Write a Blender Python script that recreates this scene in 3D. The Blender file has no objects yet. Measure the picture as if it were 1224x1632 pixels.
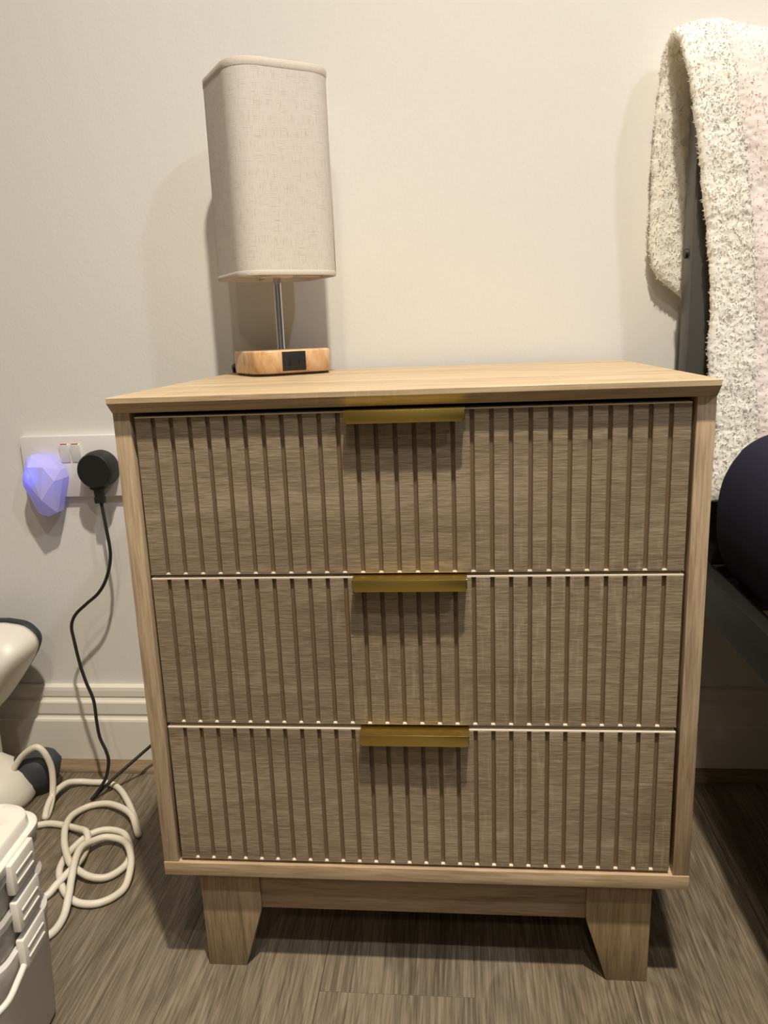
import bpy, bmesh, math, random
import numpy as np
from mathutils import Vector, Matrix, noise

random.seed(7)
scene = bpy.context.scene
C = scene.collection

# ------------------------------------------------------------------ camera
R_ = Vector((0.99523, 0.09000, -0.03735)).normalized()
U_ = Vector((0.01600, 0.22790, 0.97355)).normalized()
B_ = R_.cross(U_).normalized()
U_ = B_.cross(R_).normalized()
cam_data = bpy.data.cameras.new('camera')
cam = bpy.data.objects.new('camera', cam_data)
C.objects.link(cam)
cam.matrix_world = Matrix(((R_.x, U_.x, B_.x, 0.2923),
                           (R_.y, U_.y, B_.y, -0.6320),
                           (R_.z, U_.z, B_.z, 0.6254),
                           (0, 0, 0, 1)))
cam_data.sensor_fit = 'HORIZONTAL'
cam_data.sensor_width = 36
cam_data.lens = 1244.87 / 1224 * 36
cam_data.clip_start = 0.02
scene.camera = cam

# ------------------------------------------------------------------ world, lights, exposure
world = bpy.data.worlds.new('room_world')
scene.world = world
world.use_nodes = True
world.node_tree.nodes['Background'].inputs[0].default_value = (1.0, 0.93, 0.84, 1)
world.node_tree.nodes['Background'].inputs[1].default_value = 0.0

def disk_light(name, loc, size, power, col, spread=150, aim=None):
    d = bpy.data.lights.new(name, 'AREA')
    d.shape = 'DISK'; d.size = size; d.energy = power; d.color = col
    d.spread = math.radians(spread)
    o = bpy.data.objects.new(name, d); C.objects.link(o)
    o.location = loc
    if aim is not None:
        o.rotation_euler = (Vector(aim) - Vector(loc)).to_track_quat('-Z', 'Y').to_euler()
    return o
# recessed ceiling downlights of the bedroom, and one added rear fill
disk_light('ceiling_downlight_overhead', (0.42, -0.62, 2.385), 0.07, 33, (1.0, 0.91, 0.77), 125)
disk_light('ceiling_downlight_behind', (0.25, -1.15, 2.385), 0.07, 8, (1.0, 0.91, 0.78))
disk_light('added_fill_rear', (0.15, -2.3, 2.385), 0.09, 8, (1.0, 0.91, 0.78))  # added fill for ambient from above, no known fitting here
disk_light('ceiling_downlight_beyond_bed', (1.55, -1.12, 2.385), 0.10, 18, (0.78, 0.86, 1.0))
scene.cycles.max_bounces = 6
scene.cycles.diffuse_bounces = 4
scene.cycles.glossy_bounces = 3
scene.cycles.transmission_bounces = 4

scene.view_settings.view_transform = 'Standard'
scene.view_settings.look = 'None'
scene.view_settings.exposure = -0.06
scene.view_settings.gamma = 1.0
scene.view_settings.use_curve_mapping = False

# ------------------------------------------------------------------ helpers
def s2l(c):
    return tuple(((x / 255) / 12.92 if x / 255 <= 0.04045 else ((x / 255 + 0.055) / 1.055) ** 2.4) for x in c)

def newmat(name):
    m = bpy.data.materials.new(name); m.use_nodes = True
    nt = m.node_tree
    return m, nt, nt.nodes['Principled BSDF']

def N(nt, typ, **kw):
    n = nt.nodes.new(typ)
    for k, v in kw.items(): setattr(n, k, v)
    return n

def ramp(nt, stops):
    r = N(nt, 'ShaderNodeValToRGB')
    el = r.color_ramp.elements
    while len(el) < len(stops): el.new(0.5)
    for e, (p, c) in zip(el, stops):
        e.position = p; e.color = (*c, 1)
    return r

def plain(name, rgb, rough=0.5, metal=0.0, bump=0.0, bscale=200, spec=0.5, coat=0.0, mottle=0.0):
    m, nt, b = newmat(name)
    col = s2l(rgb)
    b.inputs['Roughness'].default_value = rough
    b.inputs['Metallic'].default_value = metal
    b.inputs['Specular IOR Level'].default_value = spec
    b.inputs['Coat Weight'].default_value = coat
    b.inputs['Base Color'].default_value = (*col, 1)
    geo = N(nt, 'ShaderNodeNewGeometry')
    if mottle or bump:
        nz = N(nt, 'ShaderNodeTexNoise'); nz.inputs['Scale'].default_value = bscale; nz.inputs['Detail'].default_value = 4
        nt.links.new(geo.outputs['Position'], nz.inputs['Vector'])
    if mottle:
        r = ramp(nt, [(0.3, tuple(x * (1 - mottle) for x in col)), (0.7, tuple(min(1, x * (1 + mottle)) for x in col))])
        nt.links.new(nz.outputs['Fac'], r.inputs['Fac']); nt.links.new(r.outputs['Color'], b.inputs['Base Color'])
    if bump:
        bp = N(nt, 'ShaderNodeBump'); bp.inputs['Strength'].default_value = bump; bp.inputs['Distance'].default_value = 0.001
        nt.links.new(nz.outputs['Fac'], bp.inputs['Height']); nt.links.new(bp.outputs['Normal'], b.inputs['Normal'])
    return m

def wood(name, dark, mid, light, grain='x', coarse=(5, 60, 60), fine=(40, 500, 500), rough=0.5, bump=0.15, dist=1.0,
         saw=None, finew=0.5, rings=0.0, offset=(0, 0, 0), coarsew=1.0, spec=0.4, per_object=False):
    """grain runs along the axis whose scale is low"""
    m, nt, b = newmat(name)
    L = nt.links.new
    geo = N(nt, 'ShaderNodeNewGeometry')
    src = geo.outputs['Position']
    if per_object:
        info = N(nt, 'ShaderNodeObjectInfo')
        mul = N(nt, 'ShaderNodeVectorMath', operation='SCALE'); mul.inputs[3].default_value = 7.0
        L(info.outputs['Random'], mul.inputs[0])
        add = N(nt, 'ShaderNodeVectorMath', operation='ADD'); L(src, add.inputs[0]); L(mul.outputs[0], add.inputs[1])
        src = add.outputs[0]
    def stretched(sc, detail, rgh, d, off):
        mp = N(nt, 'ShaderNodeMapping'); mp.inputs['Scale'].default_value = sc; mp.inputs['Location'].default_value = off
        L(src, mp.inputs['Vector'])
        nz = N(nt, 'ShaderNodeTexNoise'); nz.inputs['Scale'].default_value = 1; nz.inputs['Detail'].default_value = detail
        nz.inputs['Roughness'].default_value = rgh; nz.inputs['Distortion'].default_value = d
        L(mp.outputs[0], nz.inputs['Vector']); return nz.outputs['Fac']
    c = stretched(coarse, 5, 0.6, dist, offset)
    f = stretched(fine, 3, 0.6, 0.3, (3.1, 1.7, 9.2))
    mixv = N(nt, 'ShaderNodeMix'); mixv.data_type = 'FLOAT'; mixv.inputs[0].default_value = finew
    L(c, mixv.inputs[2]); L(f, mixv.inputs[3])
    if rings:
        mr = N(nt, 'ShaderNodeMath', operation='MULTIPLY'); mr.inputs[1].default_value = 95.0; L(c, mr.inputs[0])
        sn = N(nt, 'ShaderNodeMath', operation='SINE'); L(mr.outputs[0], sn.inputs[0])
        ms_ = N(nt, 'ShaderNodeMath', operation='MULTIPLY_ADD'); ms_.inputs[1].default_value = rings; L(sn.outputs[0], ms_.inputs[0]); L(mixv.outputs[0], ms_.inputs[2])
        mixo = ms_.outputs[0]
    else: mixo = mixv.outputs[0]
    r = ramp(nt, [(0.36, s2l(dark)), (0.5, s2l(mid)), (0.64, s2l(light))])
    L(mixo, r.inputs['Fac'])
    col = r.outputs['Color']
    if saw:
        sc, amt, scol = saw
        sv = stretched(sc, 3, 0.6, 0.4, (1.3, 4.4, 2.2))
        msk = stretched((7, 7, 5), 2, 0.5, 0.5, (8.1, 2.2, 0.4))
        mm = N(nt, 'ShaderNodeMath', operation='MULTIPLY')
        rr = ramp(nt, [(0.54, (0, 0, 0)), (0.7, (1, 1, 1))]); L(sv, rr.inputs['Fac'])
        r2 = ramp(nt, [(0.52, (0, 0, 0)), (0.70, (1, 1, 1))]); L(msk, r2.inputs['Fac'])
        L(rr.outputs['Color'], mm.inputs[0]); L(r2.outputs['Color'], mm.inputs[1])
        m3 = N(nt, 'ShaderNodeMath', operation='MULTIPLY'); m3.inputs[1].default_value = amt; L(mm.outputs[0], m3.inputs[0])
        mx = N(nt, 'ShaderNodeMix'); mx.data_type = 'RGBA'
        L(m3.outputs[0], mx.inputs[0]); L(col, mx.inputs[6]); mx.inputs[7].default_value = (*s2l(scol), 1)
        col = mx.outputs[2]
    L(col, b.inputs['Base Color'])
    b.inputs['Roughness'].default_value = rough
    b.inputs['Specular IOR Level'].default_value = spec
    if bump:
        bp = N(nt, 'ShaderNodeBump'); bp.inputs['Strength'].default_value = bump; bp.inputs['Distance'].default_value = 0.0006
        L(f, bp.inputs['Height']); L(bp.outputs['Normal'], b.inputs['Normal'])
    return m

def obj(name, bm, mat, parent=None, smooth=False, auto=None):
    me = bpy.data.meshes.new(name)
    bmesh.ops.recalc_face_normals(bm, faces=bm.faces[:])
    bm.to_mesh(me); bm.free()
    if smooth: me.polygons.foreach_set('use_smooth', [True] * len(me.polygons))
    if mat: me.materials.append(mat)
    o = bpy.data.objects.new(name, me); C.objects.link(o)
    if parent: o.parent = parent
    if auto is not None:
        me.polygons.foreach_set('use_smooth', [True] * len(me.polygons))
        sharp_by_angle(me, auto)
    return o

def sharp_by_angle(me, deg):
    bm = bmesh.new(); bm.from_mesh(me)
    for e in bm.edges:
        e.smooth = not (len(e.link_faces) != 2 or e.calc_face_angle(0) > math.radians(deg))
    bm.to_mesh(me); bm.free()

def empty(name, loc, label, cat, group=None):
    o = bpy.data.objects.new(name, None); C.objects.link(o)
    o.location = loc; o.empty_display_size = 0.05
    tag(o, label, cat, group); return o

def tag(o, label, cat, group=None):
    o['label'] = label; o['category'] = cat
    if group: o['group'] = group

def struct(o, label=None):
    o['kind'] = 'structure'
    if label: o['label'] = label
    return o

def add_box(bm, lo, hi, bevel=0.0, seg=2):
    g = bmesh.ops.create_cube(bm, size=1)
    vs = g['verts']
    for v in vs:
        v.co = Vector(((lo[0] + hi[0]) / 2 + v.co.x * (hi[0] - lo[0]),
                       (lo[1] + hi[1]) / 2 + v.co.y * (hi[1] - lo[1]),
                       (lo[2] + hi[2]) / 2 + v.co.z * (hi[2] - lo[2])))
    if bevel:
        es = list({e for v in vs for e in v.link_edges})
        bmesh.ops.bevel(bm, geom=es, offset=bevel, segments=seg, affect='EDGES', profile=0.5)

def box(name, lo, hi, mat, parent=None, bevel=0.0, org=(0, 0, 0), seg=2):
    bm = bmesh.new()
    o = Vector(org)
    add_box(bm, Vector(lo) - o, Vector(hi) - o, bevel, seg)
    return obj(name, bm, mat, parent, auto=40 if bevel else None)

def add_prism(bm, pts, axis, a, b, bevel=0.0):
    """pts 2D polygon; extruded along axis from a to b. axis 'y': pts=(x,z); 'x': pts=(y,z); 'z': pts=(x,y)"""
    def mk(p, t):
        return {'y': (p[0], t, p[1]), 'x': (t, p[0], p[1]), 'z': (p[0], p[1], t)}[axis]
    A = [bm.verts.new(mk(p, a)) for p in pts]; Bv = [bm.verts.new(mk(p, b)) for p in pts]
    n = len(pts)
    bm.faces.new(A); bm.faces.new(Bv[::-1])
    for i in range(n): bm.faces.new((A[i], Bv[i], Bv[(i + 1) % n], A[(i + 1) % n]))
    if bevel:
        es = list({e for v in A + Bv for e in v.link_edges})
        bmesh.ops.bevel(bm, geom=es, offset=bevel, segments=2, affect='EDGES', profile=0.5)

def catmull(P, sub=8):
    P = [Vector(p) for p in P]; out = []
    for i in range(len(P) - 1):
        p0 = P[max(i - 1, 0)]; p1 = P[i]; p2 = P[i + 1]; p3 = P[min(i + 2, len(P) - 1)]
        for k in range(sub):
            t = k / sub
            out.append(0.5 * ((2 * p1) + (-p0 + p2) * t + (2 * p0 - 5 * p1 + 4 * p2 - p3) * t * t + (-p0 + 3 * p1 - 3 * p2 + p3) * t ** 3))
    out.append(P[-1]); return out

def add_tube(bm, pts, r, n=10, cap=True):
    pts = [Vector(p) for p in pts]
    rr = r if isinstance(r, (list, tuple)) else [r] * len(pts)
    t0 = (pts[1] - pts[0]).normalized()
    up = Vector((0, 0, 1)) if abs(t0.z) < 0.9 else Vector((1, 0, 0))
    nrm = t0.cross(up).normalized()
    rings = []
    for i, p in enumerate(pts):
        t = (pts[min(i + 1, len(pts) - 1)] - pts[max(i - 1, 0)]).normalized()
        nrm = (nrm - t * nrm.dot(t)).normalized()
        bn = t.cross(nrm)
        rings.append([bm.verts.new(p + (nrm * math.cos(a) + bn * math.sin(a)) * rr[i]) for a in [2 * math.pi * k / n for k in range(n)]])
    for a, b in zip(rings, rings[1:]):
        for k in range(n): bm.faces.new((a[k], a[(k + 1) % n], b[(k + 1) % n], b[k]))
    if cap:
        bm.faces.new(rings[0][::-1]); bm.faces.new(rings[-1])

def rounded_rect(w, d, r, n=10, cx=0, cy=0):
    P = []
    for k, (sx, sy) in enumerate([(1, 1), (-1, 1), (-1, -1), (1, -1)]):
        for i in range(n + 1):
            a = k * math.pi / 2 + (math.pi / 2) * i / n
            P.append((cx + sx * (w / 2 - r) + r * math.cos(a), cy + sy * (d / 2 - r) + r * math.sin(a)))
    return P

def add_loft(bm, rings, cap0=True, cap1=True):
    V = [[bm.verts.new(p) for p in ring] for ring in rings]
    n = len(V[0])
    for a, b in zip(V, V[1:]):
        for k in range(n): bm.faces.new((a[k], a[(k + 1) % n], b[(k + 1) % n], b[k]))
    if cap0: bm.faces.new(V[0][::-1])
    if cap1: bm.faces.new(V[-1])

def lathe(bm, prof, c, n=32):
    rings = [[(c[0] + r * math.cos(2 * math.pi * k / n), c[1] + r * math.sin(2 * math.pi * k / n), c[2] + z) for k in range(n)] for r, z in prof]
    add_loft(bm, rings)

# ------------------------------------------------------------------ materials
M = {}
M['wall'] = plain('wall_paint', (226, 223, 217), 0.75, bump=0.16, bscale=260, spec=0.25)
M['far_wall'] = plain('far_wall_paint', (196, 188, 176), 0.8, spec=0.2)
M['ceiling'] = plain('ceiling_paint', (236, 232, 224), 0.9, spec=0.1)
M['skirting'] = plain('skirting_gloss_paint', (230, 224, 212), 0.4, spec=0.5)
M['drawer'] = wood('drawer_oak_laminate', (110, 95, 76), (139, 122, 99), (166, 149, 124), coarse=(3, 14, 18), fine=(60, 500, 1000),
                   rough=0.42, bump=0.45, dist=0.9, saw=((230, 40, 30), 0.4, (186, 172, 148)), finew=0.58)
M['groove'] = plain('groove_brown', (118, 95, 71), 0.6)
M['edge'] = plain('pale_edge_band', (224, 210, 188), 0.5)
M['side'] = wood('side_oak_laminate', (146, 124, 98), (178, 155, 125), (197, 175, 145), coarse=(60, 60, 4), fine=(420, 420, 22),
                 rough=0.5, bump=0.2, dist=0.6, finew=0.5)
M['top'] = wood('top_oak_laminate', (162, 139, 107), (190, 167, 132), (206, 185, 152), coarse=(3, 45, 45), fine=(22, 380, 380),
                rough=0.45, bump=0.15, dist=0.8, finew=0.45, saw=((200, 14, 14), 0.4, (226, 208, 178)))
M['leg'] = wood('leg_oak_laminate', (124, 105, 80), (154, 132, 102), (172, 150, 120), coarse=(45, 45, 4), fine=(380, 380, 26), rough=0.5, bump=0.15)
M['apron'] = wood('apron_oak_laminate', (116, 97, 73), (144, 123, 95), (162, 141, 111), coarse=(4, 45, 45), fine=(26, 380, 380), rough=0.5, bump=0.15)
M['bottom'] = wood('bottom_oak_laminate', (146, 123, 96), (176, 152, 121), (194, 171, 140), coarse=(4, 45, 45), fine=(26, 420, 420), rough=0.5, bump=0.15)
M['gold'] = plain('brushed_gold', (190, 168, 94), 0.33, metal=1.0)
M['inside'] = plain('cabinet_inside', (60, 48, 38), 0.8)
M['floor'] = wood('oak_floor_laminate', (80, 70, 55), (108, 96, 79), (134, 121, 102), coarse=(9, 1.3, 20), fine=(480, 14, 100),
                  rough=0.5, bump=0.35, dist=0.7, finew=0.62, rings=0.04, per_object=True)
M['floor_gap'] = plain('floor_joint', (110, 95, 76), 0.7)
M['bead'] = wood('bead_oak', (104, 86, 66), (128, 108, 86), (146, 126, 102), coarse=(5, 60, 60), fine=(30, 400, 400), rough=0.55)
M['white_plastic'] = plain('white_plastic', (224, 218, 206), 0.4)
M['socket_plastic'] = plain('socket_plastic', (226, 222, 218), 0.3)
M['black_plastic'] = plain('black_plastic', (26, 26, 27), 0.55)
M['cord_black'] = plain('black_cord', (30, 29, 27), 0.5)
M['cord_white'] = plain('white_cord', (222, 214, 196), 0.45)
M['chrome'] = plain('chrome', (205, 205, 208), 0.12, metal=1.0)
M['port_black'] = plain('port_black', (30, 31, 33), 0.45)
M['port_slot'] = plain('port_slot', (8, 8, 9), 0.6)
M['lampwood'] = wood('lamp_base_wood', (182, 138, 96), (214, 174, 130), (228, 194, 152), coarse=(30, 30, 16), fine=(160, 160, 60), rough=0.35, bump=0.05, dist=2.5, finew=0.25)
M['pad'] = plain('dark_base_pad', (40, 34, 30), 0.7)
M['bedframe'] = plain('charcoal_bed_frame', (74, 72, 70), 0.45)
M['rail'] = plain('black_bed_rail', (24, 22, 20), 0.5)
M['slat'] = plain('bed_slat', (50, 42, 34), 0.6)
M['navy'] = plain('navy_cotton', (34, 33, 50), 0.85, bump=0.3, bscale=600, spec=0.2)
def fleece(name, rgb):
    m = plain(name, rgb, 0.95, spec=0.03, mottle=0.03, bscale=60)
    nt = m.node_tree; b = nt.nodes['Principled BSDF']
    b.inputs['Subsurface Weight'].default_value = 0.4; b.inputs['Subsurface Radius'].default_value = (1.0, 0.85, 0.75); b.inputs['Subsurface Scale'].default_value = 0.011
    b.inputs['Sheen Weight'].default_value = 0.2; b.inputs['Sheen Roughness'].default_value = 0.6
    tr = N(nt, 'ShaderNodeBsdfTranslucent'); tr.inputs['Color'].default_value = (*s2l(rgb), 1)
    ms = N(nt, 'ShaderNodeMixShader'); ms.inputs[0].default_value = 0.12
    nt.links.new(b.outputs[0], ms.inputs[1]); nt.links.new(tr.outputs[0], ms.inputs[2])
    nt.links.new(ms.outputs[0], nt.nodes['Material Output'].inputs['Surface'])
    return m
M['sherpa'] = fleece('cream_sherpa', (254, 247, 235))
M['plush'] = fleece('pale_pink_plush', (247, 233, 225))
M['greyrubber'] = plain('dark_grey_rubber', (58, 62, 66), 0.6)
M['dark_trim'] = plain('dark_grey_trim', (44, 48, 54), 0.5)
M['grey_mark'] = plain('grey_print', (120, 114, 106), 0.6)
M['tub'] = plain('grey_white_plastic', (206, 200, 192), 0.4)
# translucent storage-box plastic
m, nt, b = newmat('cloudy_plastic')
b.inputs['Base Color'].default_value = (*s2l((214, 208, 198)), 1); b.inputs['Roughness'].default_value = 0.35
b.inputs['Transmission Weight'].default_value = 0.45; b.inputs['IOR'].default_value = 1.3
M['cloudy'] = m
# linen shade
m, nt, b = newmat('linen_shade')
L = nt.links.new
tc = N(nt, 'ShaderNodeTexCoord')
def threads(sc, lo, hi):
    mp = N(nt, 'ShaderNodeMapping'); mp.inputs['Scale'].default_value = sc
    L(tc.outputs['UV'], mp.inputs['Vector'])
    nz = N(nt, 'ShaderNodeTexNoise'); nz.inputs['Scale'].default_value = 1; nz.inputs['Detail'].default_value = 3
    L(mp.outputs[0], nz.inputs['Vector'])
    r = ramp(nt, [(lo, (0, 0, 0)), (hi, (1, 1, 1))]); L(nz.outputs['Fac'], r.inputs['Fac']); return r.outputs['Color'], nz.outputs['Fac']
h, hf = threads((24, 420, 1), 0.56, 0.76)
vv, vf = threads((420, 24, 1), 0.56, 0.76)
mx = N(nt, 'ShaderNodeMath', operation='MAXIMUM'); L(h, mx.inputs[0]); L(vv, mx.inputs[1])
mc = N(nt, 'ShaderNodeMix'); mc.data_type = 'RGBA'; L(mx.outputs[0], mc.inputs[0])
mc.inputs[6].default_value = (*s2l((230, 223, 215)), 1); mc.inputs[7].default_value = (*s2l((196, 185, 170)), 1)
ad = N(nt, 'ShaderNodeMath', operation='ADD'); L(hf, ad.inputs[0]); L(vf, ad.inputs[1])
bp = N(nt, 'ShaderNodeBump'); bp.inputs['Strength'].default_value = 0.3; bp.inputs['Distance'].default_value = 0.0006
L(ad.outputs[0], bp.inputs['Height'])
b.inputs['Roughness'].default_value = 0.9; b.inputs['Specular IOR Level'].default_value = 0.1
L(mc.outputs[2], b.inputs['Base Color']); L(bp.outputs['Normal'], b.inputs['Normal'])
tr = N(nt, 'ShaderNodeBsdfTranslucent'); L(mc.outputs[2], tr.inputs['Color'])
ms = N(nt, 'ShaderNodeMixShader'); ms.inputs[0].default_value = 0.18
L(b.outputs[0], ms.inputs[1]); L(tr.outputs[0], ms.inputs[2]); L(ms.outputs[0], nt.nodes['Material Output'].inputs['Surface'])
M['linen'] = m
# night-light diffuser
m, nt, b = newmat('milky_diffuser')
b.inputs['Base Color'].default_value = (*s2l((226, 222, 236)), 1); b.inputs['Roughness'].default_value = 0.35
tr = N(nt, 'ShaderNodeBsdfTranslucent'); tr.inputs['Color'].default_value = (0.8, 0.8, 0.9, 1)
ms = N(nt, 'ShaderNodeMixShader'); ms.inputs[0].default_value = 0.4
nt.links.new(b.outputs[0], ms.inputs[1]); nt.links.new(tr.outputs[0], ms.inputs[2]); nt.links.new(ms.outputs[0], nt.nodes['Material Output'].inputs['Surface'])
M['milky'] = m

# ------------------------------------------------------------------ the room
WY = 0.4049
X0, X1, Y0, ZC = -2.0, 3.6, -3.0, 2.4
T = 0.1
struct(box('wall_back', (X0 - T, WY, -0.05), (X1 + T, WY + T, ZC + T), M['wall']))
struct(box('wall_left', (X0 - T, Y0, -0.05), (X0, WY, ZC + T), M['far_wall']))
struct(box('wall_right', (X1, Y0, -0.05), (X1 + T, WY, ZC + T), M['far_wall']))
struct(box('wall_front', (X0 - T, Y0 - T, -0.05), (X1 + T, Y0, ZC + T), M['far_wall']))
struct(box('ceiling', (X0, Y0, ZC), (X1, WY, ZC + T), M['ceiling']))
fl = struct(box('floor', (X0, Y0, -0.05), (X1, WY, -0.0022), M['floor_gap']))
# planks run towards the wall; joint positions follow the photo
PW = 0.1513
def plank(x0, x1, y0, y1):
    g = 0.0002
    bm = bmesh.new()
    add_box(bm, (x0 + g, y0 + g, -0.0022), (x1 - g, y1 - g, 0.0), 0.0003, 1)
    return obj('plank', bm, M['floor'], fl)
joints = {-1: -0.62, 0: -0.004, 1: -0.44, -2: -0.25, -3: -0.85, 2: -0.8, 3: -0.2}
k0 = -14; k1 = 22
for k in range(k0, k1):
    xa = 0.1485 + k * PW; xb = xa + PW
    if xb < X0 + .01 or xa > X1 - .01: continue
    xa = max(xa, X0); xb = min(xb, X1)
    j = joints.get(k, -0.1 - ((k * 0.37) % 1.0) * 1.1)
    ys = [WY, j]
    while ys[-1] > Y0 + 0.05: ys.append(max(ys[-1] - 1.22, Y0))
    for a, b_ in zip(ys[1:], ys): plank(xa, xb, a, b_)

# skirting board with its moulded profile, and the floor bead in front of it
sk = [(WY, 0.0), (WY - 0.0160, 0.0), (WY - 0.0160, 0.0735), (WY - 0.0150, 0.0765), (WY - 0.0125, 0.0775), (WY - 0.0112, 0.0800), (WY - 0.0112, 0.0835),
      (WY - 0.0128, 0.0850), (WY - 0.0128, 0.1020), (WY - 0.0118, 0.1040), (WY - 0.0090, 0.1052), (WY - 0.0072, 0.1085), (WY - 0.0072, 0.1100), (WY - 0.0088, 0.1115),
      (WY - 0.0088, 0.1200), (WY - 0.0078, 0.1250), (WY - 0.0045, 0.1273), (WY, 0.1273)]
bm = bmesh.new(); add_prism(bm, sk, 'x', X0, X1)
struct(obj('baseboard_back', bm, M['skirting']))
bd = [(WY - 0.0160, 0.0)] + [(WY - 0.0160 - 0.019 * math.sin(t), 0.0118 * math.cos(t)) for t in [i * math.pi / 16 for i in range(9)]]
bm = bmesh.new(); add_prism(bm, bd, 'x', X0, X1)
struct(obj('trim_1', bm, M['bead']))

# ------------------------------------------------------------------ chest of drawers
W, H, D = 0.4962, 0.5797, 0.3841
PF, DY = 0.0099, 0.0112           # front of the side panels / of the drawer slats
dr = empty('chest_of_drawers', (W / 2, D / 2, 0), 'light oak three-drawer bedside chest with fluted fronts and gold handles', 'bedside chest')
ORG = Vector((W / 2, D / 2, 0))
def dbox(name, lo, hi, mat, bevel=0.0, parent=None, org=None):
    o = box(name, lo, hi, mat, parent or dr, bevel, org=ORG)
    return o
bm = bmesh.new()
add_prism(bm, [(p[0] - ORG.y, p[1]) for p in [(0.0006, H), (0, H - 0.0006), (0, H - 0.0048), (PF, H - 0.0138), (D, H - 0.0138), (D, H)]], 'x', -W / 2, W / 2)
obj('top_board', bm, M['top'], dr)
zb0, zb1 = 0.1156, 0.1298
PT = 0.0148
for xa in (0.0, W - PT):
    dbox('side_panel', (xa, PF, zb1), (xa + PT, D, H - 0.0138), M['side'], 0.0006)
dbox('bottom_board', (0, PF - 0.001, zb0), (W, D, zb1), M['bottom'], 0.0006)
dbox('back_panel', (PT, D - 0.006, zb1), (W - PT, D - 0.001, H - 0.0138), M['inside'])
# legs
def leg_mesh(side, y0, y1, name='leg'):
    o, i, kz = 0.0298, 0.0690, 0.0690
    pts = [(0.0300, 0.0), (0.0690, 0.0), (0.0885, 0.066), (0.0893, 0.072), (0.0893, zb0), (0.0285, zb0)]
    if side: pts = [(W - x, z) for x, z in pts]
    bm = bmesh.new()
    add_prism(bm, [(x - ORG.x, z) for x, z in pts], 'y', y0 - ORG.y, y1 - ORG.y, 0.0008)
    return obj('leg', bm, M['leg'], dr, auto=40)
for ya, yb in ((0.0234, 0.0434), (D - 0.043, D - 0.023)):
    leg_mesh(0, ya, yb); leg_mesh(1, ya, yb)
for ya in (0.0262, D - 0.041):
    dbox('apron', (0.0893, ya, 0.0676), (W - 0.0893, ya + 0.015, zb0), M['apron'], 0.0005)
# drawers
DL, DR = 0.0181, 0.4781
NS = 29; pitch = (DR - DL) / NS; GW = 0.0035; GD = 0.0034
slat_me = None
hgt = 0.1399
for zt in (0.5617, 0.4180, 0.2732):
    zb = zt - hgt
    bm = bmesh.new()
    add_box(bm, (DL - ORG.x, DY + GD - ORG.y, zb), (DR - ORG.x, DY + GD + 0.014 - ORG.y, zt))
    # drawer box behind the front
    for lo, hi in (((DL + 0.012, DY + 0.017, zb + 0.012), (DL + 0.024, D - 0.03, zt - 0.03)), ((DR - 0.024, DY + 0.017, zb + 0.012), (DR - 0.012, D - 0.03, zt - 0.03)),
                   ((DL + 0.012, D - 0.042, zb + 0.012), (DR - 0.012, D - 0.03, zt - 0.03)), ((DL + 0.012, DY + 0.017, zb + 0.012), (DR - 0.012, D - 0.03, zb + 0.02))):
        add_box(bm, Vector(lo) - ORG, Vector(hi) - ORG)
    d = obj('drawer', bm, M['groove'], dr)
    for i in range(NS):
        xa = DL + i * pitch + (GW / 2 if i else 0); xb = DL + (i + 1) * pitch - (GW / 2 if i < NS - 1 else 0)
        key = 'edge' if i in (0, NS - 1) else 'mid'
        if slat_me is None: slat_me = {}
        if key not in slat_me:
            bm = bmesh.new(); w = xb - xa
            add_box(bm, (-w / 2, 0, -hgt + 0.0005), (w / 2, GD, -0.0006), 0.0005, 1)
            s = obj('slat', bm, M['drawer'], d); slat_me[key] = s.data
        else:
            s = bpy.data.objects.new('slat', slat_me[key]); C.objects.link(s); s.parent = d
        s.location = ((xa + xb) / 2 - ORG.x, DY - ORG.y, zt)
    for za, zc, yf in ((zt - 0.0007, zt + 0.0003, 0.0001), (zb - 0.0002, zb + 0.0008, 0.0005)):
        bm = bmesh.new(); add_box(bm, (DL - ORG.x, DY + yf - ORG.y, za), (DR - ORG.x, DY + GD + 0.014 - ORG.y, zc))
        obj('edge_strip', bm, M['edge'], d)
    # bent gold finger pull hooked over the top edge
    bm = bmesh.new()
    hx0, hx1, hy, hz = 0.1998, 0.2978, -0.0032, zt + 0.0017
    add_prism(bm, [(x - ORG.x, z) for x, z in [(hx0, hz), (hx1, hz), (hx1, hz - 0.0080), (hx1 - 0.0022, hz - 0.0106), (hx0 + 0.0022, hz - 0.0106), (hx0, hz - 0.0080)]], 'y', hy - ORG.y, hy + 0.0016 - ORG.y, 0.0005)
    add_box(bm, (hx0 - ORG.x, hy + 0.0008 - ORG.y, hz - 0.0016), (hx1 - ORG.x, DY + 0.016 - ORG.y, hz), 0.0002, 1)
    obj('handle', bm, M['gold'], d, auto=30)

# ------------------------------------------------------------------ bedside lamp
LX, LY, LZ = 0.0822, 0.3130, H
PHI = 0.589
lamp = empty('table_lamp', (LX, LY, LZ), 'bedside lamp with rounded-square linen shade and pale wooden charging base', 'lamp')
lamp.rotation_euler = (0, 0, PHI)
def rr_ring(s, r, z, n=12): return [(x, y, z) for x, y in rounded_rect(s, s, r, n)]
BS, BR = 0.0985, 0.024
bm = bmesh.new(); add_loft(bm, [rr_ring(BS - 0.004, BR - 0.002, 0), rr_ring(BS - 0.004, BR - 0.002, 0.003)]); obj('base_pad', bm, M['pad'], lamp, auto=40)
bm = bmesh.new(); add_loft(bm, [rr_ring(BS - 0.002, BR - 0.001, 0.003), rr_ring(BS, BR, 0.004), rr_ring(BS, BR, 0.0265), rr_ring(BS - 0.0015, BR - 0.0008, 0.0283), rr_ring(BS - 0.004, BR - 0.002, 0.0288)])
obj('base', bm, M['lampwood'], lamp, auto=50)
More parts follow.
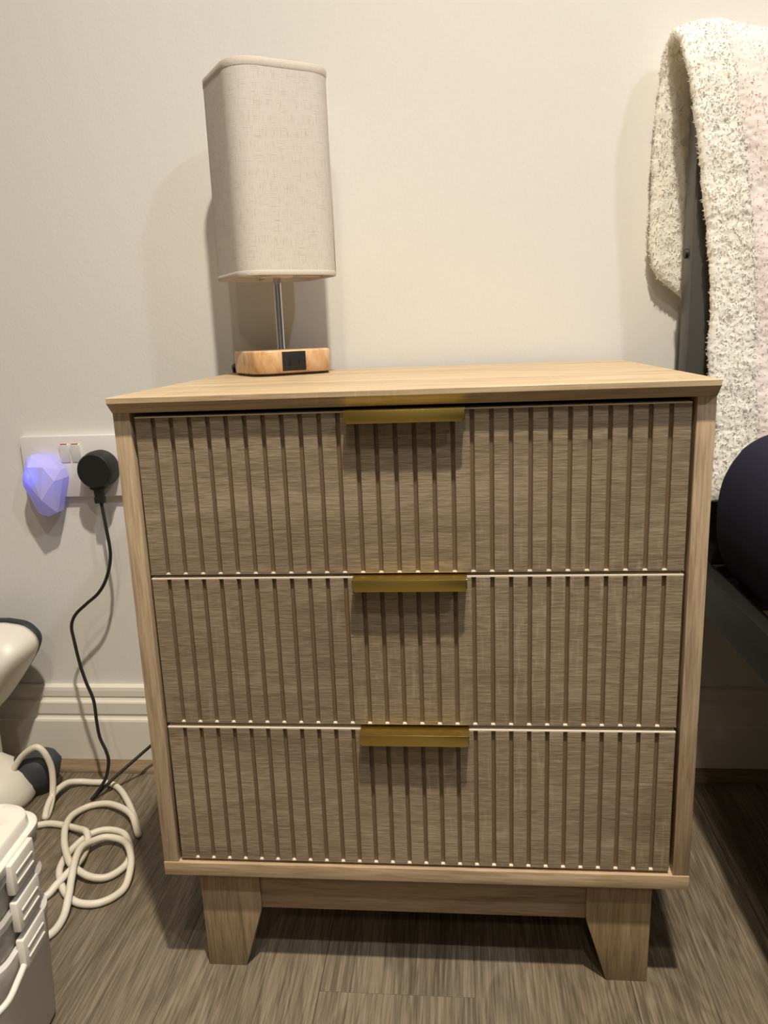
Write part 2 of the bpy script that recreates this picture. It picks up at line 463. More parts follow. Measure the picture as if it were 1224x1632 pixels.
pp = box('port_panel', (-0.0190, -BS / 2 - 0.0009, 0.0055), (0.0100, -BS / 2 + 0.004, 0.0272), M['port_black'], lamp, 0.0006)
box('port_slot', (-0.0120, -BS / 2 - 0.0012, 0.0105), (-0.0085, -BS / 2 + 0.001, 0.0220), M['port_slot'], pp, 0.0004)
box('port_slot', (0.0005, -BS / 2 - 0.0012, 0.0125), (0.0023, -BS / 2 + 0.001, 0.0205), M['port_slot'], pp, 0.0004)
bm = bmesh.new(); lathe(bm, [(0.0001, 0.0286), (0.009, 0.0286), (0.009, 0.0296), (0.0048, 0.0300), (0.0045, 0.032), (0.0045, 0.135), (0.0001, 0.135)], (0, 0, 0), 20)
obj('pole', bm, M['chrome'], lamp, auto=40)
SS, SR, SZ0, SZ1 = 0.1195, 0.030, 0.6906 - H, 0.9070 - H
bm = bmesh.new()
uvl = bm.loops.layers.uv.new('UVMap')
zs = [SZ0 + (SZ1 - SZ0) * i / 8 for i in range(9)]
n12 = 12
outer = [rr_ring(SS, SR, z, n12) for z in zs]
inner = [rr_ring(SS - 0.0024, SR - 0.0012, z, n12) for z in zs]
rings = outer + inner[::-1] + [outer[0]]
nn = len(outer[0]); V = [[bm.verts.new(p) for p in ring] for ring in rings[:-1]]; V.append(V[0])
per = [0.0]
for k in range(nn): per.append(per[-1] + (Vector(outer[0][k]) - Vector(outer[0][(k + 1) % nn])).length)
for i in range(len(V) - 1):
    for k in range(nn):
        f = bm.faces.new((V[i][k], V[i][(k + 1) % nn], V[i + 1][(k + 1) % nn], V[i + 1][k]))
        f.smooth = True
        for lp, (uu, vi) in zip(f.loops, ((per[k], rings[i][0][2]), (per[k + 1], rings[i][0][2]), (per[k + 1], rings[i + 1][0][2]), (per[k], rings[i + 1][0][2]))):
            lp[uvl].uv = (uu * 3, vi * 3)
shade = obj('shade', bm, M['linen'], lamp, auto=60)
# folded hems at both rims
M['hem'] = plain('linen_hem', (214, 205, 194), 0.9, bump=0.3, bscale=900, spec=0.1, mottle=0.06)
for za, zc in ((SZ0 - 0.0004, SZ0 + 0.0050), (SZ1 - 0.0078, SZ1 + 0.0004)):
    bm = bmesh.new()
    a = [rr_ring(SS + 0.0003, SR, za, n12), rr_ring(SS + 0.0008, SR + 0.0004, za + 0.0004, n12), rr_ring(SS + 0.0008, SR + 0.0004, zc - 0.0004, n12), rr_ring(SS + 0.0003, SR, zc, n12), rr_ring(SS - 0.0030, SR - 0.0015, zc, n12), rr_ring(SS - 0.0030, SR - 0.0015, za, n12)]
    VV = [[bm.verts.new(p) for p in ring] for ring in a]; VV.append(VV[0])
    for i in range(6):
        for k in range(nn): bm.faces.new((VV[i][k], VV[i][(k + 1) % nn], VV[i + 1][(k + 1) % nn], VV[i + 1][k]))
    obj('hem', bm, M['hem'], shade, auto=50)
# seam down the right-hand corner
bm = bmesh.new()
cxs = SS / 2 - SR + SR * math.cos(-math.pi / 6); cys = -(SS / 2 - SR) + SR * math.sin(-math.pi / 6)
add_tube(bm, [(cxs, cys, SZ0 + 0.004), (cxs, cys, SZ1 - 0.006)], 0.0007, 6)
obj('seam', bm, M['hem'], shade, smooth=True)
# fitter ring and lamp holder
bm = bmesh.new()
lathe(bm, [(0.0001, 0.112), (0.019, 0.112), (0.0195, 0.1135), (0.019, 0.115), (0.013, 0.116), (0.013, 0.150), (0.0001, 0.150)], (0, 0, 0), 24)
fit = obj('lamp_holder', bm, M['hem'], lamp, auto=40)
for a in range(4):
    bm = bmesh.new(); an = a * math.pi / 2
    add_tube(bm, [(0.018 * math.cos(an), 0.018 * math.sin(an), 0.1136), ((SS / 2 - 0.002) * math.cos(an), (SS / 2 - 0.002) * math.sin(an), 0.1136)], 0.0011, 6)
    obj('spoke', bm, M['hem'], fit, smooth=True)

# ------------------------------------------------------------------ wall socket, night light, plug and cord
SX, SZ = -0.3137, 0.4155
sock = empty('wall_socket', (SX + 0.073, WY, SZ), 'white double wall socket with two rocker switches left of the chest', 'socket')
so = Vector((SX + 0.073, WY, SZ))
box('face_plate', (SX, WY - 0.0095, SZ), (SX + 0.146, WY, SZ + 0.086), M['socket_plastic'], sock, 0.0014, org=so)
for xa in (SX + 0.0575, SX + 0.0735):
    pts = [(WY - 0.0095, SZ + 0.0490), (WY - 0.0105, SZ + 0.0490), (WY - 0.0135, SZ + 0.0735), (WY - 0.0095, SZ + 0.0750)]
    bm = bmesh.new(); add_prism(bm, [(p[0] - so.y, p[1] - so.z) for p in pts], 'x', xa - so.x, xa + 0.0135 - so.x, 0.0005)
    sw = obj('rocker_switch', bm, M['socket_plastic'], sock, auto=40)
    box('red_tab', (xa + 0.002, WY - 0.0132, SZ + 0.0743), (xa + 0.0115, WY - 0.0108, SZ + 0.0752), plain('switch_red', (190, 90, 80), 0.5), sw, org=so)
# night light (gem shape)
nlo = Vector((-0.2780, WY - 0.0095, 0.4370))
nl = empty('night_light', nlo, 'faceted gem-shaped plug-in night light glowing blue in the left socket', 'night light')
out = [(-0.2895, 0.4785), (-0.2655, 0.4780), (-0.2500, 0.4570), (-0.2480, 0.4452), (-0.2620, 0.3975), (-0.2762, 0.3916), (-0.2895, 0.3965), (-0.3070, 0.4358), (-0.3072, 0.4460), (-0.2965, 0.4745)]
cx_, cz_ = -0.278, 0.437
bm = bmesh.new()
P = []
for x, z in out:
    P.append((x, WY - 0.0110, z)); P.append((x, WY - 0.0270, z))
    P.append((cx_ + (x - cx_) * 0.90, WY - 0.0310, cz_ + (z - cz_) * 0.93))
P += [(-0.2735, 0.3600, 0.4185), (-0.2545, 0.3645, 0.4440), (-0.2660, 0.3600, 0.4640), (-0.2880, 0.3615, 0.4640), (-0.2950, 0.3650, 0.4440)]
for p in P: bm.verts.new(Vector(p) - nlo)
r = bmesh.ops.convex_hull(bm, input=bm.verts[:])
bmesh.ops.delete(bm, geom=[v for v in bm.verts if not v.link_faces], context='VERTS')
bmesh.ops.dissolve_limit(bm, angle_limit=math.radians(3), verts=bm.verts[:], edges=bm.edges[:])
obj('diffuser', bm, M['milky'], nl)
box('mounting_body', (-0.296, WY - 0.0112, 0.420), (-0.262, WY - 0.0096, 0.462), M['white_plastic'], nl, 0.0004, org=nlo)
ld = bpy.data.lights.new('night_light_led', 'POINT'); ld.energy = 0.024; ld.color = (0.02, 0.04, 1.0); ld.shadow_soft_size = 0.003
lo_ = bpy.data.objects.new('night_light_led', ld); C.objects.link(lo_); lo_.parent = nl; lo_.location = Vector((-0.2880, 0.3682, 0.4535)) - nlo

po = Vector((-0.1985, WY - 0.0095, 0.4560))
pc = empty('power_cord', po, 'black round plug and thin black lamp cord hanging from the right socket', 'cord')
def yl(bm, prof, c, n=40):      # lathe about the Y axis; prof (radius, y)
    add_loft(bm, [[(c[0] + r * math.cos(2 * math.pi * k / n), y, c[2] + r * math.sin(2 * math.pi * k / n)) for k in range(n)] for r, y in prof])
bm = bmesh.new()
yl(bm, [(0.0235, -0.0003), (0.0255, -0.002), (0.0258, -0.014), (0.0245, -0.020), (0.0238, -0.0265), (0.0220, -0.0288), (0.0001, -0.0290)], (0, 0, 0))
plug = obj('plug', bm, M['black_plastic'], pc, auto=35)
bm = bmesh.new()
secs = [(0.0125, 0.0075, -0.0195), (0.0105, 0.0075, -0.0255), (0.0065, 0.006, -0.0275), (0.0060, 0.0055, -0.0375), (0.0072, 0.0062, -0.0378), (0.0068, 0.0060, -0.0455), (0.0045, 0.0045, -0.0458)]
add_loft(bm, [[(x, y - 0.0185, z) for x, y in rounded_rect(2 * w, 2 * d, min(w, d) * 0.6, 5)] for w, d, z in secs])
obj('strain_relief', bm, M['black_plastic'], plug, auto=35)
bm = bmesh.new()
cord = [(-0.1978, 0.3772, 0.4130), (-0.1962, 0.3755, 0.4020), (-0.1926, 0.3720, 0.3774), (-0.1896, 0.3690, 0.338), (-0.1963, 0.3637, 0.3073), (-0.2096, 0.3609, 0.2855), (-0.2288, 0.3588, 0.2697),
        (-0.2453, 0.3567, 0.2548), (-0.2518, 0.3543, 0.2389), (-0.2492, 0.3513, 0.2195), (-0.2425, 0.3459, 0.1869), (-0.2344, 0.3412, 0.1605), (-0.2243, 0.3364, 0.1352),
        (-0.2207, 0.3305, 0.1055), (-0.2167, 0.326, 0.0837), (-0.208, 0.3219, 0.0648), (-0.2047, 0.3186, 0.0501), (-0.2088, 0.3137, 0.0285), (-0.2182, 0.3060, 0.0125),
        (-0.2250, 0.2990, 0.0045), (-0.2235, 0.3010, 0.0045), (-0.2120, 0.3150, 0.0140), (-0.1860, 0.3380, 0.0330), (-0.1585, 0.3600, 0.0525), (-0.115, 0.3800, 0.0850), (-0.05, 0.3925, 0.1500), (0.0, 0.3945, 0.220),
        (0.015, 0.3950, 0.360), (0.008, 0.3950, 0.500), (0.001, 0.3935, 0.565), (0.0005, 0.3880, 0.5838), (0.0035, 0.3770, 0.5885), (0.012, 0.3640, 0.5905), (0.030, 0.3500, 0.5925)]
add_tube(bm, [Vector(p) - po for p in catmull(cord, 6)], 0.0023, 10)
obj('cable', bm, M['cord_black'], pc, smooth=True)

# white cable coiled on the floor
raw = [(-0.3640, 0.2750, 0.004), (-0.3560, 0.2860, 0.018), (-0.3437, 0.2950, 0.0330), (-0.3229, 0.3, 0.0641), (-0.3051, 0.3, 0.0789), (-0.2937, 0.3, 0.0815), (-0.2841, 0.3, 0.0696), (-0.2788, 0.3, 0.0455), (-0.2770, 0.290, 0.0160),
       (-0.2720, 0.268, 0.0045), (-0.2690, 0.2520, 0.0045), (-0.2745, 0.2700, 0.010), (-0.2775, 0.2950, 0.014), (-0.2740, 0.3230, 0.012), (-0.2610, 0.3350, 0.0075), (-0.2440, 0.3370, 0.0055), (-0.2177, 0.3360, 0.0050), (-0.196, 0.3230, 0.0045), (-0.1697, 0.2913, 0.0045), (-0.1472, 0.2578, 0.0045),
       (-0.1310, 0.2300, 0.0045), (-0.1265, 0.2215, 0.0050), (-0.1290, 0.2240, 0.0095), (-0.1465, 0.2512, 0.0110)]
e = [(-0.1666, 0.2689), (-0.1914, 0.2818), (-0.2113, 0.2829), (-0.2251, 0.2754), (-0.2312, 0.2531), (-0.2258, 0.2258), (-0.2136, 0.1985), (-0.2004, 0.1757), (-0.1837, 0.154), (-0.1667, 0.1426), (-0.1507, 0.1367), (-0.1349, 0.1387), (-0.1243, 0.1484), (-0.1182, 0.165), (-0.1216, 0.1845),
     (-0.1321, 0.2047), (-0.1466, 0.2225), (-0.166, 0.2296), (-0.18, 0.2243), (-0.1917, 0.2146), (-0.1988, 0.1961), (-0.2009, 0.1728), (-0.1964, 0.1507), (-0.1861, 0.1325), (-0.1704, 0.1128), (-0.1531, 0.1), (-0.1386, 0.0959), (-0.1234, 0.0978), (-0.1101, 0.1081), (-0.1034, 0.1258),
     (-0.1069, 0.1518), (-0.116, 0.1734), (-0.1313, 0.1958), (-0.1474, 0.2056), (-0.1631, 0.205), (-0.174, 0.1941), (-0.178, 0.1737), (-0.1736, 0.149), (-0.1664, 0.1231), (-0.1566, 0.0963), (-0.152, 0.073), (-0.1542, 0.0507)]
ez = [0.010, 0.008, 0.006, 0.005, 0.0085, 0.0120, 0.0135, 0.0140, 0.0125, 0.0105, 0.0080, 0.0055, 0.0050, 0.0050, 0.0050,
      0.0050, 0.0050, 0.0050, 0.0070, 0.0060, 0.0048, 0.0048, 0.0048, 0.0048, 0.0048, 0.0048, 0.0048, 0.0048, 0.0048, 0.0050,
      0.0110, 0.0135, 0.0110, 0.0100, 0.0120, 0.0140, 0.0200, 0.0210, 0.0150, 0.0135, 0.0060, 0.0045]
raw += [(x, y, z) for (x, y), z in zip(e, ez)]
raw += [(-0.170, 0.0390, 0.0045), (-0.195, 0.0450, 0.0045), (-0.212, 0.0680, 0.0045), (-0.207, 0.0930, 0.0045), (-0.1905, 0.1057, 0.0045), (-0.1832, 0.1198, 0.0100), (-0.1777, 0.1382, 0.0125), (-0.1744, 0.1544, 0.0120), (-0.1792, 0.1822, 0.0070), (-0.1850, 0.2030, 0.0110), (-0.1920, 0.2130, 0.0140), (-0.2089, 0.2248, 0.0090),
        (-0.2334, 0.2367, 0.0048), (-0.2568, 0.2400, 0.0048), (-0.2734, 0.2340, 0.0048), (-0.290, 0.2200, 0.0048), (-0.300, 0.190, 0.0048)]
ro = Vector((-0.18, 0.18, 0))
bm = bmesh.new(); add_tube(bm, [Vector(p) - ro for p in catmull(raw, 7)], 0.0043, 12)
wc = obj('white_cable', bm, M['cord_white'], None, smooth=True); wc.location = ro
tag(wc, 'thick white cable lying in tangled loops on the floor beside the chest', 'cable')

# ------------------------------------------------------------------ white floor appliance by the wall
ao = Vector((-0.43, 0.30, 0))
ap = empty('floor_appliance', ao, 'white plastic appliance with dark edging and dark rubber foot at the skirting', 'appliance')
half = [(-0.348, 0.2457), (-0.3211, 0.241), (-0.3045, 0.2288), (-0.2998, 0.2167), (-0.3035, 0.2035), (-0.3122, 0.1884), (-0.3336, 0.1577), (-0.3587, 0.1284), (-0.385, 0.112)]
full = [(2 * ao.x - x, z) for x, z in half[::-1]] + [(ao.x, 0.2475)] + half
full = [(2 * ao.x - x, z) for x, z in half[::-1]][::1]
loop = half + [(2 * ao.x - x, z) for x, z in half[::-1]]
loop = catmull([(x, 0, z) for x, z in loop] + [(half[0][0], 0, half[0][1])], 4)[:-1]
zc_ = 0.185
def aring(s, y, tilt=0.18): return [((ao.x + (p.x - ao.x) * (1 - (1 - s) * 0.62)) - ao.x, y - ao.y + (p.z - zc_) * tilt, zc_ + (p.z - zc_) * s) for p in loop]
aring0 = aring
def aringT(s, y): return [(x * 0.993, y_, z + 0.0022) for x, y_, z in aring0(s, y)]
bm = bmesh.new(); add_loft(bm, [aringT(0.985, 0.356), aringT(1.0, 0.352), aringT(1.0, 0.346), aringT(0.985, 0.344)]); obj('edge_trim', bm, M['dark_trim'], ap, auto=40)
bm = bmesh.new(); add_loft(bm, [aring(0.985, 0.3445), aring(0.985, 0.337), aring(0.93, 0.318), aring(0.84, 0.302), aring(0.70, 0.291), aring(0.45, 0.284), aring(0.15, 0.282)]); hs = obj('housing', bm, M['white_plastic'], ap, smooth=True)
bm = bmesh.new(); add_box(bm, (-0.0055, -0.0006, -0.0022), (0.0055, 0.0006, 0.0022), 0.0004, 1)
mk = obj('printed_mark', bm, M['grey_mark'], hs); mk.location = Vector((-0.3265, 0.3262, 0.199)) - ao; mk.rotation_euler = (0, math.radians(-58), math.radians(40))
# neck and spreading base
bm = bmesh.new()
add_loft(bm, [[(x, y + 0.018, z) for x, y in rounded_rect(w, d, min(w, d) * 0.45, 8)] for w, d, z in ((0.128, 0.05, 0.04), (0.130, 0.05, 0.08), (0.125, 0.05, 0.13))])
obj('neck', bm, M['tub'], ap, auto=50)
bm = bmesh.new()
add_loft(bm, [[(x, y - 0.005, z) for x, y in rounded_rect(w, d, min(w, d) * 0.48, 12)] for w, d, z in ((0.232, 0.105, 0.0), (0.240, 0.112, 0.008), (0.238, 0.108, 0.022), (0.215, 0.092, 0.042), (0.165, 0.07, 0.058), (0.12, 0.055, 0.066))])
obj('base', bm, M['white_plastic'], ap, smooth=True)
for sgn in (1, -1):
    bm = bmesh.new()
    prof = [(0.088, 0.0, 0.024), (0.090, 0.020, 0.031), (0.098, 0.045, 0.030), (0.102, 0.056, 0.022), (0.105, 0.0600, 0.010)]
    rings = []
    for cxx, z, rad in prof:
        rings.append([(sgn * (cxx + 0.014) + rad * 1.25 * math.cos(t), 0.026 + rad * 0.9 * math.sin(t), z) for t in [2 * math.pi * k / 24 for k in range(24)]])
    add_loft(bm, rings); obj('rubber_foot', bm, M['greyrubber'], ap, smooth=True)

# ------------------------------------------------------------------ tiered clip-lid tub in the corner of the frame
to = Vector((-0.155, -0.083, 0))
tub = empty('clip_lid_tub', to, 'white tiered tub with stacked side clips standing at the bottom left corner', 'tub')
tub.rotation_euler = (0, 0, math.radians(4))
TW, TD = 0.128, 0.112
def tr_(w, d, z, r=0.026): return [(x, y, z) for x, y in rounded_rect(w, d, r, 10)]
bm = bmesh.new(); add_loft(bm, [tr_(TW - 0.016, TD - 0.012, 0.0), tr_(TW - 0.010, TD - 0.006, 0.006), tr_(TW - 0.002, TD, 0.110), tr_(TW + 0.001, TD + 0.002, 0.113), tr_(TW + 0.001, TD + 0.002, 0.121), tr_(TW - 0.004, TD - 0.003, 0.122)]); obj('body', bm, M['tub'], tub, auto=40)
for za in (0.1222, 0.1592):
    bm = bmesh.new(); add_loft(bm, [tr_(TW - 0.010, TD - 0.008, za), tr_(TW - 0.006, TD - 0.004, za + 0.004), tr_(TW - 0.004, TD - 0.003, za + 0.029), tr_(TW + 0.001, TD + 0.002, za + 0.030), tr_(TW + 0.001, TD + 0.002, za + 0.0355), tr_(TW - 0.003, TD - 0.002, za + 0.0366)])
    obj('tier', bm, M['cloudy'], tub, auto=40)
bm = bmesh.new(); add_loft(bm, [tr_(TW + 0.002, TD + 0.003, 0.1964), tr_(TW + 0.004, TD + 0.005, 0.1977), tr_(TW + 0.004, TD + 0.005, 0.2047), tr_(TW + 0.001, TD + 0.002, 0.2062), tr_(TW - 0.006, TD - 0.005, 0.2064), tr_(TW - 0.008, TD - 0.007, 0.2147), tr_(TW - 0.011, TD - 0.010, 0.2162), tr_(TW - 0.040, TD - 0.038, 0.2162, 0.02), tr_(TW - 0.042, TD - 0.040, 0.2152, 0.02)])
obj('lid', bm, M['white_plastic'], tub, auto=40)
for sgn in (1, -1):
    for za in (0.1750, 0.1390, 0.1020):
        bm = bmesh.new()
        xa = TW / 2 - 0.001; xb = TW / 2 + 0.0065
        add_box(bm, (sgn * xa if sgn > 0 else -xb, -0.020, za), (xb if sgn > 0 else -xa, 0.020, za + 0.029), 0.0018, 2)
        cl = obj('clip', bm, M['white_plastic'], tub, auto=40)
        for zz in (0.0085, 0.0180):
            bm = bmesh.new(); add_box(bm, (sgn * (TW / 2 + 0.0068) - 0.0008, -0.0145, za + zz - 0.0009), (sgn * (TW / 2 + 0.0068) + 0.0008, 0.0145, za + zz + 0.0009), 0.0004, 1)
            obj('ridge', bm, M['white_plastic'], cl)
# carry handle folded round the front
bm = bmesh.new()
hp = [(TW / 2 + 0.003, -0.012, 0.108), (TW / 2 + 0.0035, -0.030, 0.103), (TW / 2 + 0.002, -0.052, 0.098), (TW / 2 - 0.014, -0.064, 0.094), (0, -0.066, 0.092), (-TW / 2 + 0.014, -0.064, 0.094), (-TW / 2 - 0.002, -0.052, 0.098), (-TW / 2 - 0.0035, -0.030, 0.103), (-TW / 2 - 0.003, -0.012, 0.108)]
add_tube(bm, catmull(hp, 6), 0.0028, 10); obj('carry_handle', bm, M['white_plastic'], tub, smooth=True)

# ------------------------------------------------------------------ bed
bo = Vector((1.26, 0.35, 0))
bed = empty('bed_frame', bo, 'dark bed frame with tall headboard beside the chest', 'bed')
def bbox(name, lo, hi, mat, bevel=0.002, parent=None): return box(name, lo, hi, mat, parent or bed, bevel, org=bo)
BX0, BX1 = 0.5608, 1.96
for xa in (BX0, BX1 - 0.07):
    po_ = bbox('headboard_post', (xa, 0.330, 0.288), (xa + 0.07, 0.366, 0.890), M['bedframe'])
    if xa == BX0:
        bm = bmesh.new()
        add_loft(bm, [[(x, 0.0055 * math.cos(t), 0.0055 * math.sin(t)) for t in [2 * math.pi * k / 16 for k in range(16)]] for x in (0, -0.002, -0.0035)])
        sc_ = obj('screw', bm, M['black_plastic'], po_, auto=30); sc_.location = Vector((BX0, 0.348, 0.700)) - bo
for za, zc in ((0.79, 0.885), (0.62, 0.70), (0.42, 0.50)):
    bbox('headboard_bar', (BX0 + 0.07, 0.338, za), (BX1 - 0.07, 0.358, zc), M['bedframe'])
for xa in (0.566, BX1 - 0.025):
    bbox('side_rail', (xa, -1.56, 0.300), (xa + 0.020, 0.330, 0.346), M['rail'])
for i in range(9):
    ya = 0.20 - i * 0.2
    bbox('bed_slat', (0.586, ya, 0.315), (BX1 - 0.025, ya + 0.07, 0.330), M['slat'], 0.001)
for xa in (BX0 + 0.22, BX1 - 0.27):
    bbox('bed_leg', (xa, 0.300, 0.0), (xa + 0.05, 0.350, 0.300), M['rail'])
bbox('head_rail', (BX0 + 0.02, 0.300, 0.288), (BX1 - 0.02, 0.330, 0.330), M['rail'])
bbox('foot_board', (BX0, -1.60, 0.0), (BX1, -1.56, 0.40), M['rail'])

# mattress under navy bedding: rounded profile lofted along the bed
prof = [(0.66, 0.3305), (0.612, 0.3325), (0.598, 0.342), (0.586, 0.358), (0.5785, 0.385), (0.577, 0.410), (0.578, 0.432), (0.583, 0.455), (0.596, 0.479), (0.618, 0.497), (0.650, 0.508), (0.70, 0.514), (0.80, 0.518), (1.00, 0.520)]
mo = Vector((1.26, -0.65, 0.33))
mid = 1.26
right = [(2 * mid - x, z) for x, z in prof[::-1]]
poly = [Vector((x, 0, z)) for x, z in prof + right]
poly = catmull(poly, 4)
ccx, ccz = mid, 0.425
bm = bmesh.new(); rings = []
ysec = [(0.256, 0.90), (0.252, 0.955), (0.246, 0.985), (0.236, 1.0)] + [0.236 - 1.75 * i / 60 for i in range(1, 60)] + [(-1.52, 1.0), (-1.54, 0.97), (-1.552, 0.90)]
for s in ysec:
    y, k = s if isinstance(s, tuple) else (s, 1.0)
    ring = []
    for p in poly:
        x = p.x; z = p.z
        if k < 1:
            dx = (1 - k) * 0.10; x = x + dx if x < mid else x - dx
            z = ccz + (z - ccz) * (1 - (1 - k) * 0.9)
        wob = noise.noise(Vector((x * 7, y * 9, z * 7))) * 0.006 if z > 0.345 else 0
        sg = -1 if x < mid else 1
        ring.append((x + sg * wob * (0.6 if abs(x - mid) > 0.64 else 0) - mo.x, y - mo.y, max(0.3302, z + (wob if z > 0.48 else 0)) - mo.z))
    rings.append(ring)
add_loft(bm, rings)
mt = obj('mattress', bm, M['navy'], None, smooth=True); mt.location = mo
tag(mt, 'mattress in dark navy bedding bulging over the black bed rail', 'mattress')

# ------------------------------------------------------------------ sherpa blanket over the headboard
rows = [(0.5395, 0.3905, 0.675), (0.5349, 0.389, 0.6895), (0.5321, 0.389, 0.7223), (0.5321, 0.389, 0.7792), (0.5334, 0.388, 0.8478), (0.5363, 0.386, 0.9005), (0.5385, 0.378, 0.9255), (0.5420, 0.362, 0.9350), (0.5445, 0.345, 0.9270),
        (0.5473, 0.330, 0.9057), (0.5523, 0.322, 0.8784), (0.5603, 0.316, 0.8298), (0.5692, 0.312, 0.7648), (0.5777, 0.308, 0.6984), (0.5822, 0.304, 0.6442), (0.5813, 0.300, 0.5892), (0.5825, 0.297, 0.5614), (0.5901, 0.293, 0.5045),
        (0.587, 0.290, 0.458), (0.583, 0.288, 0.418)]
path = catmull(rows, 30)
# resample evenly
d = [0.0]
for a, b_ in zip(path, path[1:]): d.append(d[-1] + (b_ - a).length)
tot = d[-1]; NR = int(tot / 0.0017)
pa = np.array([tuple(p) for p in path]); dd = np.array(d)
S = np.linspace(0, tot, NR)
px = np.interp(S, dd, pa[:, 0]); py = np.interp(S, dd, pa[:, 1]); pz = np.interp(S, dd, pa[:, 2])
top_s = S[np.argmax(pz)]
off = np.concatenate([np.arange(0, 0.15, 0.0017), np.arange(0.15, 0.46, 0.006)])
XR = 0.46
def sheet_point(i, c):
    """centre surface of the drape; c = distance in from its left edge"""
    s = S[i]; x = px[i] + c; y = py[i]; z = pz[i]
    fr = s - top_s
    if fr > 0:      # front drape: gentle vertical folds that grow downwards
        w = min(1, fr / 0.25)
        y += -0.007 * w * min(1, max(0, c - 0.03) / 0.03) * (0.5 + 0.5 * math.sin(c * 95 - fr * 34))
        y += -0.010 * w * (0.5 + 0.5 * math.sin(max(0, c - 0.035) * 60 + fr * 9)) * min(1, max(0, c - 0.02) / 0.06) - 0.006 * w * min(1, c / 0.05)
    else:
        z += 0.6 * (-0.026) * min(1, c / 0.035) * max(0, 1 + fr / 0.25) * 0 
        if s < 0.05: z -= 0.030 * min(1, c / 0.035) * (1 - s / 0.05)
    top = max(0, 1 - abs(fr) / 0.09)
    z += top * (0.008 * math.sin(c * 40 + 0.6) * min(1, c / 0.03))
    return Vector((x, y, z))
TH = 0.0055
def build_drape(name, cols_outer, wrap, mat, parent, amp, seedv, cseam):
    ni, nc = NR, len(cols_outer)
    ctr = [[sheet_point(i, c) for c in cols_outer] for i in range(ni)]
    verts = []; faces = []
    def nrm(i, j):
        a = ctr[min(i + 1, ni - 1)][j] - ctr[max(i - 1, 0)][j]
        b2 = ctr[i][min(j + 1, nc - 1)] - ctr[i][max(j - 1, 0)]
        n = b2.cross(a); n.normalize(); return n, b2.normalized()
    ncol = 0; surf = []
    for i in range(ni):
        row = []
        edge_f = min(1, min(i, ni - 1 - i) / 5)
        th = TH * (0.25 + 0.75 * math.sqrt(edge_f))
        for j in range(nc):
            n, t = nrm(i, j); row.append((ctr[i][j] + n * -th, n * -1, 1.0))
        if wrap:
            n, t = nrm(i, 0)
            pre = []
            for a in (150, 120, 90, 60, 30):
                an = math.radians(a)
                dirv = (n * -1) * math.cos(an) + (t * -1) * math.sin(an)
                pre.append((ctr[i][0] + dirv * th, dirv, 1.0))
            inn = []
            for j in range(nc - 1, -1, -1):
                n, t = nrm(i, j); inn.append((ctr[i][j] + n * th, n, 0.6))
            row = inn + pre + row
        else:
            inn = []
            for j in range(nc - 1, -1, -1):
                n, t = nrm(i, j); inn.append((ctr[i][j] + n * th, n, 0.5))
            row = inn + row
        ncol = len(row)
        for p, n, k in row:
            q = p * 1.0
            a1 = noise.noise(q * 170 + Vector((seedv, 0, 0)))
            a2 = noise.noise(q * 330 + Vector((0, seedv, 0)))
            a3 = noise.noise(q * 60)
            h = (1 - abs(a1) * 2.2) * 0.50 + a2 * 0.40 + a3 * 0.7
            verts.append(p + n * (amp * k * h))
            if p.x < 0.72 and p.z > 0.43: surf.append((verts[-1], n))
    for i in range(ni - 1):
        for j in range(ncol - 1):
            a = i * ncol + j
            faces.append((a, a + 1, a + ncol + 1, a + ncol))
    # close the far side and both ends
    for i in range(ni - 1):
        faces.append((i * ncol + ncol - 1, i * ncol, (i + 1) * ncol, (i + 1) * ncol + ncol - 1))
    for i in (0, ni - 1):
        for j in range((ncol - 1) // 2):
            q = (i * ncol + j, i * ncol + j + 1, i * ncol + ncol - 2 - j, i * ncol + ncol - 1 - j)
            faces.append(q if len(set(q)) == 4 else tuple(dict.fromkeys(q)))
    me = bpy.data.meshes.new(name)
    me.from_pydata([tuple(v - parent.location) for v in verts], [], faces)
    me.polygons.foreach_set('use_smooth', [True] * len(me.polygons))
    me.materials.append(mat)
    bm = bmesh.new(); bm.from_mesh(me)
    bmesh.ops.recalc_face_normals(bm, faces=bm.faces[:])
    bm.to_mesh(me); bm.free()
    o = bpy.data.objects.new(name, me); C.objects.link(o); o.parent = parent
    return o, surf
bl = empty('fleece_blanket', (0.60, 0.35, 0.906), 'cream and pale pink fleece blanket draped over the headboard', 'blanket')
seam_c = 0.0395
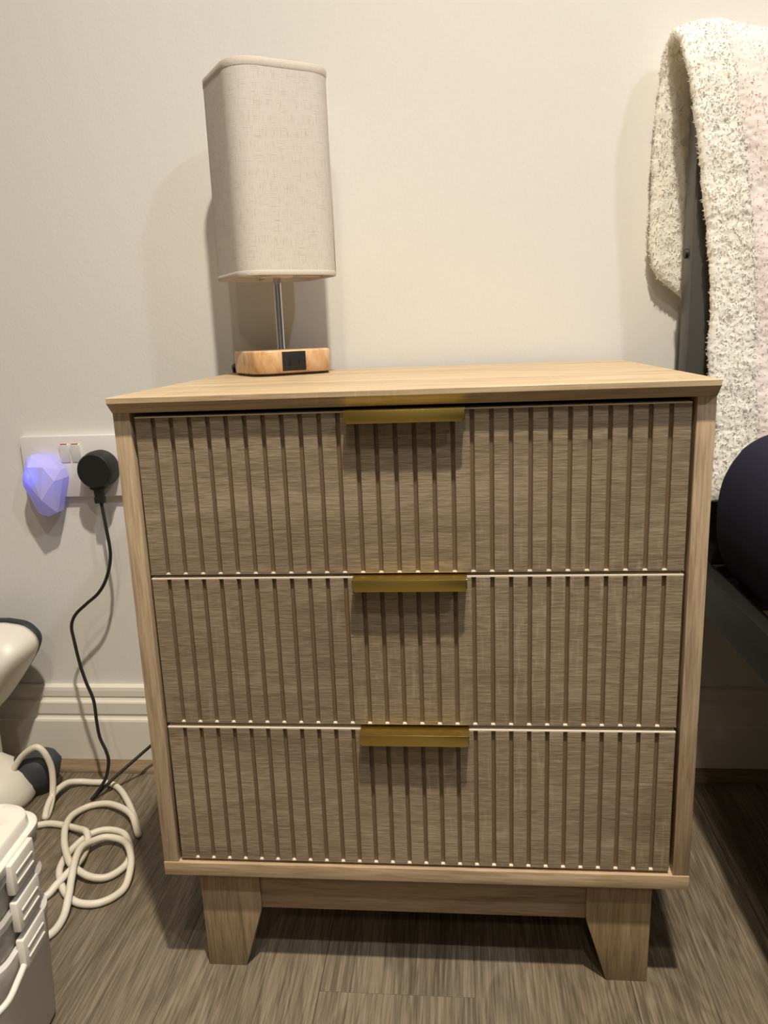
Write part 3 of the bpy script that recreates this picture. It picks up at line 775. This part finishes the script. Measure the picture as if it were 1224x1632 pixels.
sb, sb_pts = build_drape('sherpa_border', np.arange(0, seam_c + 0.0018, 0.0017), True, M['sherpa'], bl, 0.0020, 3.3, 0)
pl, pl_pts = build_drape('plush_panel', np.concatenate([np.arange(seam_c, 0.16, 0.0017), np.arange(0.16, 0.46, 0.008)]), False, M['plush'], bl, 0.0016, 9.1, 0)

# short curly pile of the fleece: tapering tufts rooted on the cloth
def pile(o, pts, count, length, rad, mat, seed):
    rg = random.Random(seed)
    vs = []; fs = []
    for _ in range(count):
        p, n = pts[rg.randrange(len(pts))]
        q = p * 150
        cl = Vector((noise.noise(q), noise.noise(q + Vector((31, 7, 3))), noise.noise(q + Vector((5, 19, 41)))))
        cl = cl - n * cl.dot(n)
        d1 = (n * 0.22 + cl * 1.5 + Vector((rg.uniform(-1, 1), rg.uniform(-1, 1), rg.uniform(-1, 1))) * 0.25).normalized()
        d2 = (d1 + cl.cross(n) * 1.6 + n * 0.12).normalized()
        L1 = length * rg.uniform(0.5, 1.0)
        a = d1.orthogonal().normalized(); b2 = d1.cross(a)
        o0 = p - n * 0.0008; o1 = p + d1 * L1 * 0.55; tip = o1 + d2 * L1 * 0.5
        k = len(vs)
        for c0, r in ((o0, rad), (o1, rad * 0.8)):
            for t in (0.0, 2.094, 4.189): vs.append(c0 + (a * math.cos(t) + b2 * math.sin(t)) * r - o.parent.location)
        vs.append(tip - o.parent.location)
        for j in range(3):
            m_ = (j + 1) % 3
            fs.append((k + j, k + m_, k + 3 + m_, k + 3 + j)); fs.append((k + 3 + j, k + 3 + m_, k + 6))
    me = bpy.data.meshes.new('pile'); me.from_pydata([tuple(v) for v in vs], [], fs)
    me.polygons.foreach_set('use_smooth', [True] * len(me.polygons)); me.materials.append(mat)
    po = bpy.data.objects.new('pile', me); C.objects.link(po); po.parent = o; po['kind'] = 'stuff'
pile(sb, sb_pts, 12000, 0.0040, 0.00055, M['sherpa'], 1)
pile(pl, pl_pts, 10000, 0.0038, 0.00050, M['plush'], 2)
